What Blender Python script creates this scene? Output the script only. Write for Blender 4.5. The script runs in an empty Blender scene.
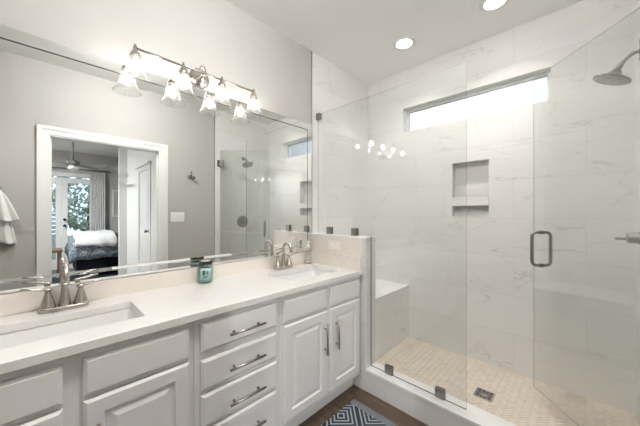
import bpy, math, random
from mathutils import Vector, Matrix
random.seed(7)
S = bpy.context.scene
COL = S.collection
PI = math.pi

# ------------------------------------------------------------------ camera, world, exposure
W, D, H = 1.958, 2.5494, 2.75          # right wall x, back wall y, ceiling z (vanity wall is x = 0)
P, G, Q = 1.6722, 1.7388, 1.8018       # curb / pony wall front, glass plane, curb inner side
XP, XG, XB = 0.5731, 1.2364, 0.4776    # pony wall end, fixed glass end, bench face
ZC, ZP, ZCB, ZS = 0.8925, 1.137, 0.1626, 0.0848   # counter, pony wall, curb, shower floor heights

cd = bpy.data.cameras.new('camera')
cam = bpy.data.objects.new('camera', cd)
COL.objects.link(cam)
cam.location = (1.7336, 0.0, 1.318)
cam.rotation_euler = (PI / 2, 0, math.radians(44.317))
cd.sensor_width = 36.0
cd.lens = 36.0 * 271.29 / 640.0
cd.shift_y = -0.0003
cd.clip_start = 0.02
S.camera = cam

world = bpy.data.worlds.new('sky')
S.world = world
world.use_nodes = True
wn = world.node_tree
bg = wn.nodes['Background']
tc = wn.nodes.new('ShaderNodeTexCoord')
nz = wn.nodes.new('ShaderNodeTexNoise'); nz.inputs['Scale'].default_value = 3.0; nz.inputs['Detail'].default_value = 5
cr = wn.nodes.new('ShaderNodeValToRGB')
cr.color_ramp.elements[0].position = 0.42; cr.color_ramp.elements[0].color = (0.55, 0.70, 0.95, 1)
cr.color_ramp.elements[1].position = 0.62; cr.color_ramp.elements[1].color = (0.95, 0.97, 1.0, 1)
wn.links.new(tc.outputs['Generated'], nz.inputs['Vector'])
wn.links.new(nz.outputs['Fac'], cr.inputs['Fac'])
wn.links.new(cr.outputs['Color'], bg.inputs['Color'])
bg.inputs['Strength'].default_value = 0.85

S.view_settings.view_transform = 'Standard'
S.view_settings.look = 'None'
S.view_settings.exposure = 1.46
S.view_settings.gamma = 1.0
S.view_settings.use_curve_mapping = False
S.cycles.use_denoising = True
S.cycles.max_bounces = 14
S.cycles.diffuse_bounces = 6
S.cycles.glossy_bounces = 8
S.cycles.transparent_max_bounces = 24
S.cycles.sample_clamp_indirect = 6.0
S.cycles.caustics_reflective = False
S.cycles.caustics_refractive = False

CAN_W_SHOWER, FILL_W_ROOM, FILL_W_BEDROOM = 1.15, 2.2, 50.0   # recessed lamp watts; room and bedroom ones are unseen, added as fill
FILL_DOME = 70.0           # brightness of the unseen ceiling dome added as fill light
BULB_POWER = 40.0      # emission of the vanity bulbs
CAN_COL = (1.0, 0.96, 0.92)
BULB_COL = (1.0, 0.93, 0.85)

# ------------------------------------------------------------------ materials
def mat(name, color=(0.8, 0.8, 0.8), rough=0.5, metal=0.0, spec=0.5, emit=None, es=1.0, coat=0.0):
    m = bpy.data.materials.new(name); m.use_nodes = True
    b = m.node_tree.nodes['Principled BSDF']
    b.inputs['Base Color'].default_value = (*color, 1)
    b.inputs['Roughness'].default_value = rough
    b.inputs['Metallic'].default_value = metal
    b.inputs['Specular IOR Level'].default_value = spec
    b.inputs['Coat Weight'].default_value = coat
    if emit:
        b.inputs['Emission Color'].default_value = (*emit, 1)
        b.inputs['Emission Strength'].default_value = es
    return m

def nodes(m):
    nt = m.node_tree
    return nt, nt.nodes['Principled BSDF']

def N(nt, t, **kw):
    n = nt.nodes.new(t)
    for k, v in kw.items():
        if k in n.inputs.keys(): n.inputs[k].default_value = v
        else: setattr(n, k, v)
    return n

def math_n(nt, op, a, b=None, clamp=False):
    n = nt.nodes.new('ShaderNodeMath'); n.operation = op; n.use_clamp = clamp
    for i, v in enumerate((a, b)):
        if v is None: continue
        if isinstance(v, (int, float)): n.inputs[i].default_value = v
        else: nt.links.new(v, n.inputs[i])
    return n.outputs[0]

def mix_col(nt, fac, a, b):
    n = nt.nodes.new('ShaderNodeMix'); n.data_type = 'RGBA'
    for i, v in ((0, fac), (6, a), (7, b)):
        if isinstance(v, (int, float)): n.inputs[i].default_value = v
        elif isinstance(v, tuple): n.inputs[i].default_value = (*v, 1)
        else: nt.links.new(v, n.inputs[i])
    return n.outputs[2]

def noisy(m, base, vary, scale, detail=4, bump=0.0, bscale=60):
    nt, b = nodes(m)
    g = N(nt, 'ShaderNodeNewGeometry')
    n = N(nt, 'ShaderNodeTexNoise', Scale=scale, Detail=detail)
    nt.links.new(g.outputs['Position'], n.inputs['Vector'])
    nt.links.new(mix_col(nt, n.outputs['Fac'], base, vary), b.inputs['Base Color'])
    if bump:
        n2 = N(nt, 'ShaderNodeTexNoise', Scale=bscale, Detail=3)
        nt.links.new(g.outputs['Position'], n2.inputs['Vector'])
        bp = N(nt, 'ShaderNodeBump', Strength=bump, Distance=0.002)
        nt.links.new(n2.outputs['Fac'], bp.inputs['Height'])
        nt.links.new(bp.outputs['Normal'], b.inputs['Normal'])
    return m

def marble(name, ua, va, uoff, voff, grout=0.0022, tw=1.2, th=0.30, base=(0.80, 0.795, 0.78)):
    """large white porcelain tiles with thin grey veins; ua / va are the world axes the tiles run along"""
    m = mat(name, base, 0.42, spec=0.3)
    nt, b = nodes(m)
    g = N(nt, 'ShaderNodeNewGeometry')
    sp = N(nt, 'ShaderNodeSeparateXYZ'); nt.links.new(g.outputs['Position'], sp.inputs[0])
    cb = N(nt, 'ShaderNodeCombineXYZ')
    nt.links.new(math_n(nt, 'ADD', sp.outputs[ua], uoff), cb.inputs[0])
    nt.links.new(math_n(nt, 'ADD', sp.outputs[va], voff), cb.inputs[1])
    br = N(nt, 'ShaderNodeTexBrick', Scale=1.0)
    br.offset = 0.333; br.offset_frequency = 3 if False else 2
    br.inputs['Mortar Size'].default_value = grout / 2
    br.inputs['Mortar Smooth'].default_value = 0.0
    br.inputs['Brick Width'].default_value = tw
    br.inputs['Row Height'].default_value = th
    br.inputs['Color1'].default_value = (0, 0, 0, 1); br.inputs['Color2'].default_value = (1, 1, 1, 1)
    br.inputs['Mortar'].default_value = (0.5, 0.5, 0.5, 1)
    nt.links.new(cb.outputs[0], br.inputs['Vector'])
    # each tile shows another piece of the veining
    sc = N(nt, 'ShaderNodeVectorMath'); sc.operation = 'SCALE'; sc.inputs['Scale'].default_value = 7.0
    nt.links.new(br.outputs['Color'], sc.inputs[0])
    ad = N(nt, 'ShaderNodeVectorMath'); ad.operation = 'ADD'
    nt.links.new(g.outputs['Position'], ad.inputs[0]); nt.links.new(sc.outputs[0], ad.inputs[1])
    mp = N(nt, 'ShaderNodeMapping'); mp.inputs['Rotation'].default_value = (-0.45, 0.45, 0.0); mp.inputs['Scale'].default_value = (0.8, 0.8, 2.2)
    nt.links.new(ad.outputs[0], mp.inputs[0])
    def vein(scale, width, dist):
        n = N(nt, 'ShaderNodeTexNoise', Scale=scale, Detail=5, Roughness=0.55, Distortion=dist)
        nt.links.new(mp.outputs[0], n.inputs['Vector'])
        r = math_n(nt, 'ABSOLUTE', math_n(nt, 'SUBTRACT', n.outputs['Fac'], 0.5))
        return math_n(nt, 'SUBTRACT', 1.0, math_n(nt, 'DIVIDE', r, width), True)
    mk = N(nt, 'ShaderNodeTexNoise', Scale=2.2, Detail=2)
    nt.links.new(mp.outputs[0], mk.inputs['Vector'])
    mask = math_n(nt, 'MULTIPLY', math_n(nt, 'SUBTRACT', mk.outputs['Fac'], 0.40, True), 5.0, True)
    v = math_n(nt, 'ADD', math_n(nt, 'MULTIPLY', math_n(nt, 'MULTIPLY', vein(1.15, 0.0075, 0.5), mask), 0.38),
               math_n(nt, 'MULTIPLY', vein(0.8, 0.12, 0.3), 0.07), True)
    c = mix_col(nt, v, base, (0.36, 0.35, 0.34))
    c = mix_col(nt, math_n(nt, 'MULTIPLY', br.outputs['Fac'], 0.75), c, (0.55, 0.54, 0.52))
    nt.links.new(c, b.inputs['Base Color'])
    return m

def glass(name, tint=(0.975, 0.983, 0.978), gain=1.35, rough=0.0, base_r=0.04, haze=0.0):
    """thin clear pane: light passes straight, the surface mirrors more at grazing angles"""
    m = bpy.data.materials.new(name); m.use_nodes = True
    nt = m.node_tree; nt.nodes.clear()
    out = N(nt, 'ShaderNodeOutputMaterial')
    g = N(nt, 'ShaderNodeNewGeometry')
    d = N(nt, 'ShaderNodeVectorMath'); d.operation = 'DOT_PRODUCT'
    nt.links.new(g.outputs['Incoming'], d.inputs[0]); nt.links.new(g.outputs['Normal'], d.inputs[1])
    c = math_n(nt, 'ABSOLUTE', d.outputs['Value'])
    p5 = math_n(nt, 'POWER', math_n(nt, 'SUBTRACT', 1.0, c, True), 5.0)
    f = math_n(nt, 'MULTIPLY', math_n(nt, 'ADD', base_r, math_n(nt, 'MULTIPLY', p5, 1 - base_r)), gain, True)
    t = N(nt, 'ShaderNodeBsdfTransparent'); t.inputs['Color'].default_value = (*tint, 1)
    gl = N(nt, 'ShaderNodeBsdfGlossy'); gl.inputs['Roughness'].default_value = rough
    mx = N(nt, 'ShaderNodeMixShader')
    nt.links.new(f, mx.inputs[0]); nt.links.new(t.outputs[0], mx.inputs[1]); nt.links.new(gl.outputs[0], mx.inputs[2])
    last = mx.outputs[0]
    if haze:
        tl = N(nt, 'ShaderNodeBsdfTranslucent'); df = N(nt, 'ShaderNodeBsdfDiffuse'); ms = N(nt, 'ShaderNodeMixShader')
        m2 = N(nt, 'ShaderNodeMixShader')
        nt.links.new(tl.outputs[0], ms.inputs[1]); nt.links.new(df.outputs[0], ms.inputs[2])
        # haze grows towards the rim where the eye looks along the glass
        h = math_n(nt, 'ADD', haze, math_n(nt, 'MULTIPLY', math_n(nt, 'POWER', math_n(nt, 'SUBTRACT', 1.0, c, True), 3.0), 0.22), True)
        nt.links.new(h, m2.inputs[0]); nt.links.new(last, m2.inputs[1]); nt.links.new(ms.outputs[0], m2.inputs[2])
        last = m2.outputs[0]
    nt.links.new(last, out.inputs[0])
    return m

def emission(name, col, s):
    m = bpy.data.materials.new(name); m.use_nodes = True
    nt = m.node_tree; nt.nodes.clear()
    e = N(nt, 'ShaderNodeEmission'); e.inputs[0].default_value = (*col, 1); e.inputs[1].default_value = s
    o = N(nt, 'ShaderNodeOutputMaterial'); nt.links.new(e.outputs[0], o.inputs[0])
    return m

M = {}
M['paint'] = noisy(mat('wall_paint', rough=0.75, spec=0.2), (0.465, 0.455, 0.435), (0.49, 0.48, 0.46), 3.0, bump=0.05, bscale=180)
M['ceiling'] = noisy(mat('ceiling_paint', rough=0.85, spec=0.1), (0.90, 0.90, 0.89), (0.92, 0.92, 0.91), 2.0, bump=0.06, bscale=150)
M['bed_paint'] = mat('bedroom_paint', (0.55, 0.54, 0.53), 0.8, spec=0.2)
M['trim'] = mat('white_trim_paint', (0.80, 0.80, 0.785), 0.35)
M['cab'] = noisy(mat('cabinet_paint', rough=0.36), (0.725, 0.712, 0.70), (0.745, 0.732, 0.72), 2.0)
M['quartz'] = noisy(mat('quartz', rough=0.14), (0.80, 0.785, 0.765), (0.72, 0.70, 0.67), 9.0, 8)
M['quartz_wall'] = noisy(mat('quartz_wall', rough=0.2), (0.80, 0.755, 0.69), (0.70, 0.65, 0.58), 9.0, 8)
M['sink'] = mat('porcelain', (0.74, 0.74, 0.73), 0.08)
M['nickel'] = mat('brushed_nickel', (0.50, 0.465, 0.42), 0.26, 1.0)
M['pull'] = mat('pull_nickel', (0.34, 0.31, 0.28), 0.3, 1.0)
M['steel'] = mat('shower_steel', (0.33, 0.315, 0.29), 0.33, 1.0)
M['hinge'] = mat('dark_hinge', (0.16, 0.15, 0.14), 0.5, 0.7)
M['seal'] = mat('dark_seal', (0.07, 0.075, 0.07), 0.5)
M['chrome'] = mat('chrome', (0.62, 0.60, 0.57), 0.12, 1.0)
M['edge'] = mat('tile_edge_metal', (0.48, 0.46, 0.44), 0.35, 1.0)
M['mirror'] = mat('mirror_silver', (0.90, 0.915, 0.905), 0.0, 1.0)
M['dark'] = mat('dark_gap', (0.015, 0.017, 0.016), 0.5)
M['t_back'] = marble('tile_back', 0, 2, -0.54 + 1.2, -0.075)
M['t_side'] = marble('tile_side', 1, 2, 0.10, -0.075)
M['t_bench'] = marble('tile_bench', 1, 2, 0.37, 0.206, tw=0.75)
M['t_curb_shaded'] = marble('tile_curb_shaded', 0, 2, 0.42, 0.10, tw=0.8, th=0.6, base=(0.69, 0.68, 0.665))  # same tile as the walls, base greyed to paint in the shade on it
M['t_top'] = noisy(mat('stone_cap', rough=0.15), (0.88, 0.87, 0.86), (0.80, 0.79, 0.78), 6.0, 6)
M['grout'] = mat('floor_grout', (0.33, 0.26, 0.19), 0.8)
M['glass'] = glass('shower_glass')
M['glass_edge'] = glass('glass_edge', (0.74, 0.78, 0.765), 1.0, haze=0.12)
M['door_glass'] = glass('door_glass', (0.964, 0.977, 0.969), 1.8, base_r=0.055)
M['win_glass'] = glass('window_glass', (0.98, 0.99, 0.99))
M['shade'] = glass('lamp_shade_glass', (0.97, 0.97, 0.965), 1.6, 0.06, 0.07, haze=0.025)
M['clear'] = glass('bottle_glass', (0.93, 0.93, 0.92), 1.3, 0.03, 0.06)
M['candle_glass'] = glass('candle_glass', (0.80, 0.90, 0.89), 1.2, 0.02)
M['can'] = emission('lamp_lens', CAN_COL, 6.0)
M['bulb'] = emission('bulb_glow', BULB_COL, BULB_POWER)
M['white'] = mat('white_plastic', (0.82, 0.82, 0.80), 0.3)
M['black'] = mat('black_plastic', (0.02, 0.02, 0.022), 0.35)
M['wax'] = mat('teal_wax', (0.34, 0.48, 0.47), 0.5)
M['label'] = mat('candle_label', (0.42, 0.55, 0.53), 0.5)
M['label_dark'] = mat('candle_print', (0.03, 0.14, 0.14), 0.5)
M['soap'] = mat('soap_liquid', (0.70, 0.66, 0.58), 0.2)
M['towel'] = noisy(mat('towel_cotton', rough=0.95, spec=0.05), (0.80, 0.80, 0.79), (0.84, 0.84, 0.83), 40, bump=0.6, bscale=350)
M['carpet'] = mat('bedroom_floor', (0.12, 0.085, 0.06), 0.5)
M['bark'] = mat('bark', (0.11, 0.08, 0.055), 0.9)
M['leaf'] = noisy(mat('leaf', rough=0.6), (0.16, 0.26, 0.17), (0.50, 0.60, 0.48), 5.0)
M['fence'] = mat('fence_paint', (0.50, 0.56, 0.62), 0.7)
M['ground'] = mat('lawn', (0.16, 0.22, 0.10), 0.9)
M['fan'] = mat('fan_metal', (0.16, 0.155, 0.15), 0.4, 0.5)
M['fan_blade'] = mat('fan_blade', (0.24, 0.23, 0.22), 0.45)
M['curtain'] = mat('curtain_cloth', (0.76, 0.755, 0.74), 0.9, spec=0.1)
M['navy'] = mat('navy_cloth', (0.012, 0.017, 0.028), 0.9)
M['bench_wood'] = mat('bench_wood', (0.16, 0.09, 0.05), 0.5)
M['picture'] = noisy(mat('picture_print', rough=0.6), (0.62, 0.62, 0.61), (0.42, 0.42, 0.42), 5)

def wood_floor():
    m = mat('wood_planks', (0.1, 0.07, 0.05), 0.38)
    nt, b = nodes(m)
    g = N(nt, 'ShaderNodeNewGeometry')
    br = N(nt, 'ShaderNodeTexBrick', Scale=1.0)
    br.inputs['Mortar Size'].default_value = 0.0012; br.inputs['Brick Width'].default_value = 1.1; br.inputs['Row Height'].default_value = 0.15
    br.inputs['Color1'].default_value = (0, 0, 0, 1); br.inputs['Color2'].default_value = (1, 1, 1, 1); br.inputs['Mortar'].default_value = (0.2, 0.2, 0.2, 1)
    nt.links.new(g.outputs['Position'], br.inputs['Vector'])
    sc = N(nt, 'ShaderNodeVectorMath'); sc.operation = 'SCALE'; sc.inputs['Scale'].default_value = 5
    nt.links.new(br.outputs['Color'], sc.inputs[0])
    ad = N(nt, 'ShaderNodeVectorMath'); ad.operation = 'ADD'
    nt.links.new(g.outputs['Position'], ad.inputs[0]); nt.links.new(sc.outputs[0], ad.inputs[1])
    mp = N(nt, 'ShaderNodeMapping'); mp.inputs['Scale'].default_value = (2.2, 26, 1)
    nt.links.new(ad.outputs[0], mp.inputs[0])
    n = N(nt, 'ShaderNodeTexNoise', Scale=1.0, Detail=6, Roughness=0.65)
    nt.links.new(mp.outputs[0], n.inputs['Vector'])
    f = math_n(nt, 'ADD', math_n(nt, 'MULTIPLY', math_n(nt, 'SUBTRACT', n.outputs['Fac'], 0.5), 2.0), math_n(nt, 'ADD', math_n(nt, 'MULTIPLY', N(nt, 'ShaderNodeRGBToBW').outputs[0], 0.0), 0.45), True)
    c = mix_col(nt, f, (0.045, 0.030, 0.020), (0.17, 0.12, 0.08))
    c = mix_col(nt, br.outputs['Fac'], c, (0.03, 0.02, 0.015))
    nt.links.new(c, b.inputs['Base Color'])
    return m
M['wood'] = wood_floor()

def rug_mat(x0, x1, y0, y1):
    m = mat('woven_rug', rough=0.95, spec=0.05)
    nt, b = nodes(m)
    g = N(nt, 'ShaderNodeNewGeometry')
    sp = N(nt, 'ShaderNodeSeparateXYZ'); nt.links.new(g.outputs['Position'], sp.inputs[0])
    x, y = sp.outputs[0], sp.outputs[1]
    dx = math_n(nt, 'MINIMUM', math_n(nt, 'SUBTRACT', x, x0), math_n(nt, 'SUBTRACT', x1, x))
    dy = math_n(nt, 'MINIMUM', math_n(nt, 'SUBTRACT', y, y0), math_n(nt, 'SUBTRACT', y1, y))
    # nested diamonds
    c = 0.31
    def fr(op):
        u = math_n(nt, op, math_n(nt, 'SUBTRACT', x, 0.607), math_n(nt, 'SUBTRACT', y, 1.3475))
        return math_n(nt, 'ABSOLUTE', math_n(nt, 'SUBTRACT', math_n(nt, 'FRACT', math_n(nt, 'ADD', math_n(nt, 'DIVIDE', u, c), 10.5)), 0.5))
    s = math_n(nt, 'MAXIMUM', fr('ADD'), fr('SUBTRACT'))
    dia = math_n(nt, 'LESS_THAN', math_n(nt, 'FRACT', math_n(nt, 'ADD', math_n(nt, 'MULTIPLY', s, 9.0), 0.4)), 0.40)
    # border stripes along the short end
    inb = math_n(nt, 'LESS_THAN', dy, 0.050)
    st = math_n(nt, 'LESS_THAN', math_n(nt, 'FRACT', math_n(nt, 'MULTIPLY', dy, 75.0)), 0.5)
    f = math_n(nt, 'ADD', math_n(nt, 'MULTIPLY', inb, st), math_n(nt, 'MULTIPLY', math_n(nt, 'SUBTRACT', 1.0, inb), dia), True)
    n = N(nt, 'ShaderNodeTexNoise', Scale=160, Detail=3)
    nt.links.new(g.outputs['Position'], n.inputs['Vector'])
    dk = mix_col(nt, n.outputs['Fac'], (0.022, 0.030, 0.042), (0.06, 0.075, 0.095))
    lt = mix_col(nt, n.outputs['Fac'], (0.24, 0.265, 0.285), (0.42, 0.44, 0.45))
    nt.links.new(mix_col(nt, f, dk, lt), b.inputs['Base Color'])
    return m

def bedspread():
    m = mat('bedspread', rough=0.9, spec=0.1)
    nt, b = nodes(m)
    g = N(nt, 'ShaderNodeNewGeometry')
    v = N(nt, 'ShaderNodeTexVoronoi', Scale=9.0); v.feature = 'DISTANCE_TO_EDGE'
    n = N(nt, 'ShaderNodeTexNoise', Scale=5.0, Detail=4, Distortion=1.5)
    nt.links.new(g.outputs['Position'], n.inputs['Vector']); nt.links.new(n.outputs['Color'], v.inputs['Vector'])
    f = math_n(nt, 'GREATER_THAN', math_n(nt, 'FRACT', math_n(nt, 'MULTIPLY', n.outputs['Fac'], 9.0)), 0.5)
    nt.links.new(mix_col(nt, f, (0.13, 0.165, 0.21), (0.36, 0.39, 0.42)), b.inputs['Base Color'])
    return m
M['bedspread'] = bedspread()

def mosaic_mat():
    m = mat('herringbone_tile', rough=0.35)
    nt, b = nodes(m)
    a = N(nt, 'ShaderNodeAttribute'); a.attribute_name = 'tone'
    g = N(nt, 'ShaderNodeNewGeometry')
    n = N(nt, 'ShaderNodeTexNoise', Scale=30, Detail=4); nt.links.new(g.outputs['Position'], n.inputs['Vector'])
    f = math_n(nt, 'ADD', math_n(nt, 'MULTIPLY', a.outputs['Fac'], 0.75), math_n(nt, 'MULTIPLY', n.outputs['Fac'], 0.25))
    nt.links.new(mix_col(nt, f, (0.74, 0.65, 0.55), (0.84, 0.76, 0.67)), b.inputs['Base Color'])
    return m
M['mosaic'] = mosaic_mat()

# ------------------------------------------------------------------ mesh helpers
class MB:
    def __init__(s): s.v = []; s.f = []; s.sm = []; s.mi = []
    def add(s, vs, fs, smooth=False, mi=0):
        o = len(s.v); s.v += [tuple(v) for v in vs]
        for f in fs: s.f.append([i + o for i in f]); s.sm.append(smooth); s.mi.append(mi)
        return s
    def box(s, x0, x1, y0, y1, z0, z1, mi=0):
        vs = [(x, y, z) for x in (x0, x1) for y in (y0, y1) for z in (z0, z1)]
        return s.add(vs, [(0, 1, 3, 2), (4, 6, 7, 5), (0, 4, 5, 1), (2, 3, 7, 6), (0, 2, 6, 4), (1, 5, 7, 3)], mi=mi)
    def rings(s, rings, cap0=True, cap1=True, smooth=True, mi=0):
        n = len(rings[0]); vs = [p for r in rings for p in r]; fs = []
        for k in range(len(rings) - 1):
            for i in range(n):
                j = (i + 1) % n
                fs.append((k * n + i, k * n + j, (k + 1) * n + j, (k + 1) * n + i))
        s.add(vs, fs, smooth, mi)
        if cap0: s.add(rings[0], [tuple(reversed(range(n)))], False, mi)
        if cap1: s.add(rings[-1], [tuple(range(n))], False, mi)
        return s
    def lathe(s, prof, c=(0, 0, 0), axis=(0, 0, 1), n=28, cap0=True, cap1=True, mi=0):
        a = Vector(axis).normalized(); q = a.to_track_quat('Z', 'Y'); c = Vector(c)
        rs = [[c + q @ Vector((max(r, 1e-5) * math.cos(2 * PI * i / n), max(r, 1e-5) * math.sin(2 * PI * i / n), h)) for i in range(n)] for r, h in prof]
        return s.rings(rs, cap0, cap1, True, mi)
    def cyl(s, p0, p1, r0, r1=None, n=20, mi=0):
        p0 = Vector(p0); p1 = Vector(p1); L = (p1 - p0).length
        return s.lathe([(r0, 0), (r1 if r1 is not None else r0, L)], p0, p1 - p0, n, mi=mi)
    def tube(s, pts, r, n=14, mi=0, flat=None):
        pts = [Vector(p) for p in pts]; rs = []
        up = None
        for i, p in enumerate(pts):
            t = (pts[min(i + 1, len(pts) - 1)] - pts[max(i - 1, 0)]).normalized()
            if up is None:
                up = Vector((0, 0, 1)) if abs(t.z) < 0.9 else Vector((1, 0, 0))
            u = (up - t * up.dot(t)).normalized(); w = t.cross(u); up = u
            rr = r[i] if isinstance(r, (list, tuple)) else r
            ru, rw = (rr if not flat else rr * flat[0]), (rr if not flat else rr * flat[1])
            rs.append([p + u * (ru * math.cos(2 * PI * k / n)) + w * (rw * math.sin(2 * PI * k / n)) for k in range(n)])
        return s.rings(rs, mi=mi)
    def ball(s, c, r, n=18, sz=1.0, mi=0):
        k = n // 2
        return s.lathe([(r * math.sin(PI * i / k), -r * sz * math.cos(PI * i / k)) for i in range(k + 1)], c, n=n, cap0=False, cap1=False, mi=mi)
    def slab(s, axis, a0, a1, us, vs, holes=(), mi=0):
        """plate between a0 and a1 along axis, cells us x vs on the other two axes (cyclic order), cells in holes left open"""
        o1, o2 = (axis + 1) % 3, (axis + 2) % 3
        def pt(a, u, v):
            p = [0, 0, 0]; p[axis] = a; p[o1] = u; p[o2] = v; return tuple(p)
        solid = {(i, j) for i in range(len(us) - 1) for j in range(len(vs) - 1) if (i, j) not in holes}
        for (i, j) in solid:
            u0, u1, w0, w1 = us[i], us[i + 1], vs[j], vs[j + 1]
            s.add([pt(a1, u0, w0), pt(a1, u1, w0), pt(a1, u1, w1), pt(a1, u0, w1)], [(0, 1, 2, 3)], mi=mi)
            s.add([pt(a0, u0, w0), pt(a0, u1, w0), pt(a0, u1, w1), pt(a0, u0, w1)], [(3, 2, 1, 0)], mi=mi)
            for di, dj, e in ((-1, 0, (u0, w1, u0, w0)), (1, 0, (u1, w0, u1, w1)), (0, -1, (u0, w0, u1, w0)), (0, 1, (u1, w1, u0, w1))):
                if (i + di, j + dj) not in solid:
                    s.add([pt(a0, e[0], e[1]), pt(a0, e[2], e[3]), pt(a1, e[2], e[3]), pt(a1, e[0], e[1])], [(0, 1, 2, 3)], mi=mi)
        return s
    def prism(s, poly, axis, a0, a1, mi=0, side_mi=None):
        """polygon on the two axes after axis (cyclic), pushed from a0 to a1"""
        o1, o2 = (axis + 1) % 3, (axis + 2) % 3
        def pt(a, q):
            p = [0, 0, 0]; p[axis] = a; p[o1] = q[0]; p[o2] = q[1]; return tuple(p)
        n = len(poly); vs = [pt(a0, q) for q in poly] + [pt(a1, q) for q in poly]
        s.add(vs, [tuple(reversed(range(n))), tuple(range(n, 2 * n))], mi=mi)
        s.add(vs, [(i, (i + 1) % n, n + (i + 1) % n, n + i) for i in range(n)], mi=mi if side_mi is None else side_mi)
        return s
    def panel(s, x0, y0, y1, z0, z1, prof, mi=0):
        """rectangular relief facing +x: prof = (inset, height) rings"""
        rs = [[(x0 + h, y0 + i, z0 + i), (x0 + h, y1 - i, z0 + i), (x0 + h, y1 - i, z1 - i), (x0 + h, y0 + i, z1 - i)] for i, h in prof]
        return s.rings(rs, True, True, False, mi)
    def rot(s, R):
        s.v = [tuple(R @ Vector(v)) for v in s.v]; return s
    def build(s, name, m, parent=None, origin=None, bevel=0.0, kind=None, solid=0.0, world_pos=None, fix=True):
        if origin is None: origin = WORLD.get(parent.name, Vector((0, 0, 0))) if parent else Vector((0, 0, 0))
        origin = Vector(origin)
        me = bpy.data.meshes.new(name)
        me.from_pydata([tuple(Vector(v) - origin) for v in s.v], [], s.f)
        for p, sm, mi in zip(me.polygons, s.sm, s.mi): p.use_smooth = sm; p.material_index = mi
        for q in (m if isinstance(m, (list, tuple)) else [m]): me.materials.append(q)
        if fix:
            import bmesh
            b = bmesh.new(); b.from_mesh(me); bmesh.ops.remove_doubles(b, verts=b.verts, dist=1e-5)
            bmesh.ops.recalc_face_normals(b, faces=b.faces); b.to_mesh(me); b.free()
        o = bpy.data.objects.new(name, me); COL.objects.link(o)
        if parent: o.parent = parent
        else: o.location = origin
        WORLD[o.name] = origin
        if bevel:
            md = o.modifiers.new('bevel', 'BEVEL'); md.width = bevel; md.segments = 2; md.limit_method = 'ANGLE'; md.angle_limit = math.radians(40)
        if solid:
            md = o.modifiers.new('solid', 'SOLIDIFY'); md.thickness = solid; md.offset = 0
        if kind: o['kind'] = kind
        return o
WORLD = {}

def tag(o, label, cat, group=None, kind=None):
    o['label'] = label; o['category'] = cat
    if group: o['group'] = group
    if kind: o['kind'] = kind
    return o

def empty(name, loc, label, cat, group=None, rotz=0.0, origin=None, kind=None):
    o = bpy.data.objects.new(name, None); COL.objects.link(o); o.empty_display_size = 0.05
    o.location = loc; o.rotation_euler = (0, 0, rotz)
    WORLD[o.name] = Vector(loc) if origin is None else Vector(origin)
    return tag(o, label, cat, group, kind)

def dup(root, loc, label, rotz=None):
    r = root.copy(); COL.objects.link(r); r.location = loc; r['label'] = label
    if rotz is not None: r.rotation_euler = (0, 0, rotz)
    for ch in list(root.children):
        c = ch.copy(); COL.objects.link(c); c.parent = r
        for g in list(ch.children):
            d = g.copy(); COL.objects.link(d); d.parent = c
    return r

def arc(c, r, a0, a1, n, ax1, ax2):
    c = Vector(c); ax1 = Vector(ax1); ax2 = Vector(ax2)
    return [c + ax1 * (r * math.cos(a0 + (a1 - a0) * i / n)) + ax2 * (r * math.sin(a0 + (a1 - a0) * i / n)) for i in range(n + 1)]

# ------------------------------------------------------------------ room shell
YR = -1.30   # rear wall
WT = 0.12
BX = 6.9     # far wall of the bedroom
BY0, BY1 = -1.7, 3.4
MB().box(-0.02, W + WT, YR - 0.02, P + 0.02, -0.06, 0.0).build('floor', M['wood'], kind='structure')
MB().box(-WT, W + WT, YR - WT, D + WT, H, H + 0.1).build('ceiling', M['ceiling'], kind='structure')
MB().box(-WT, 0.0, YR - WT, P - 0.006, -0.06, H).build('wall_left', M['paint'], kind='structure')
MB().box(-WT, 0.0, P, D + WT, -0.06, H).build('wall_shower_left', M['t_side'], kind='structure')
MB().box(0, W, YR - WT, YR, -0.06, H).build('wall_rear', M['paint'], kind='structure')
# right wall with the bedroom doorway
DY0, DY1, DZ = 0.042, 0.998, 2.068
MB().slab(0, W, W + WT, [YR - WT, DY0, DY1, P - 0.006], [-0.06, DZ, H], {(1, 0)}).build('wall_right', M['paint'], kind='structure')
MB().box(W, W + WT, P, D + WT, -0.06, H).build('wall_shower_right', M['t_side'], kind='structure')
# back wall with the strip window and the two niches
WX0, WX1, WZ0, WZ1 = 0.416, 1.557, 2.130, 2.368
NX0, NX1 = 0.8895, 1.1704
MB().slab(1, D, D + 0.16, [-0.06, 1.286, 1.378, 1.454, 1.756, WZ0, WZ1, H],
          [-WT, WX0, NX0, NX1, WX1, W + WT], {(5, 1), (5, 2), (5, 3), (1, 2), (3, 2)}).build('wall_back', M['t_back'], kind='structure')
MB().box(NX0 - 0.01, NX1 + 0.01, D + 0.075, D + 0.085, 1.27, 1.77).build('niche_back', M['t_back'], kind='structure')
MB().box(NX0 - 0.001, NX1 + 0.001, D - 0.004, D + 0.0745, 1.378, 1.454).build('niche_shelf', M['t_top'], kind='structure', bevel=0.002)

# metal tile edges where the shower tile meets the painted wall
MB().box(-0.004, 0.006, P - 0.006, P, ZP + 0.002, H).build('trim_1', M['edge'], kind='structure')
MB().box(W - 0.006, W + 0.004, P - 0.006, P, 0.0, H).build('trim_2', M['edge'], kind='structure')
# baseboards
for nm, y0, y1 in (('baseboard_right', P - 0.61, P - 0.01), ('baseboard_right_rear', YR, DY0 - 0.09)):
    MB().prism([(y0, 0), (y1, 0), (y1, 0.12), (y0, 0.12)], 0, W - 0.014, W).build(nm, M['trim'], kind='structure', bevel=0.003)
MB().box(0.0, W - 0.015, YR, YR + 0.014, 0, 0.12).build('baseboard_rear', M['trim'], kind='structure', bevel=0.003)

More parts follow.
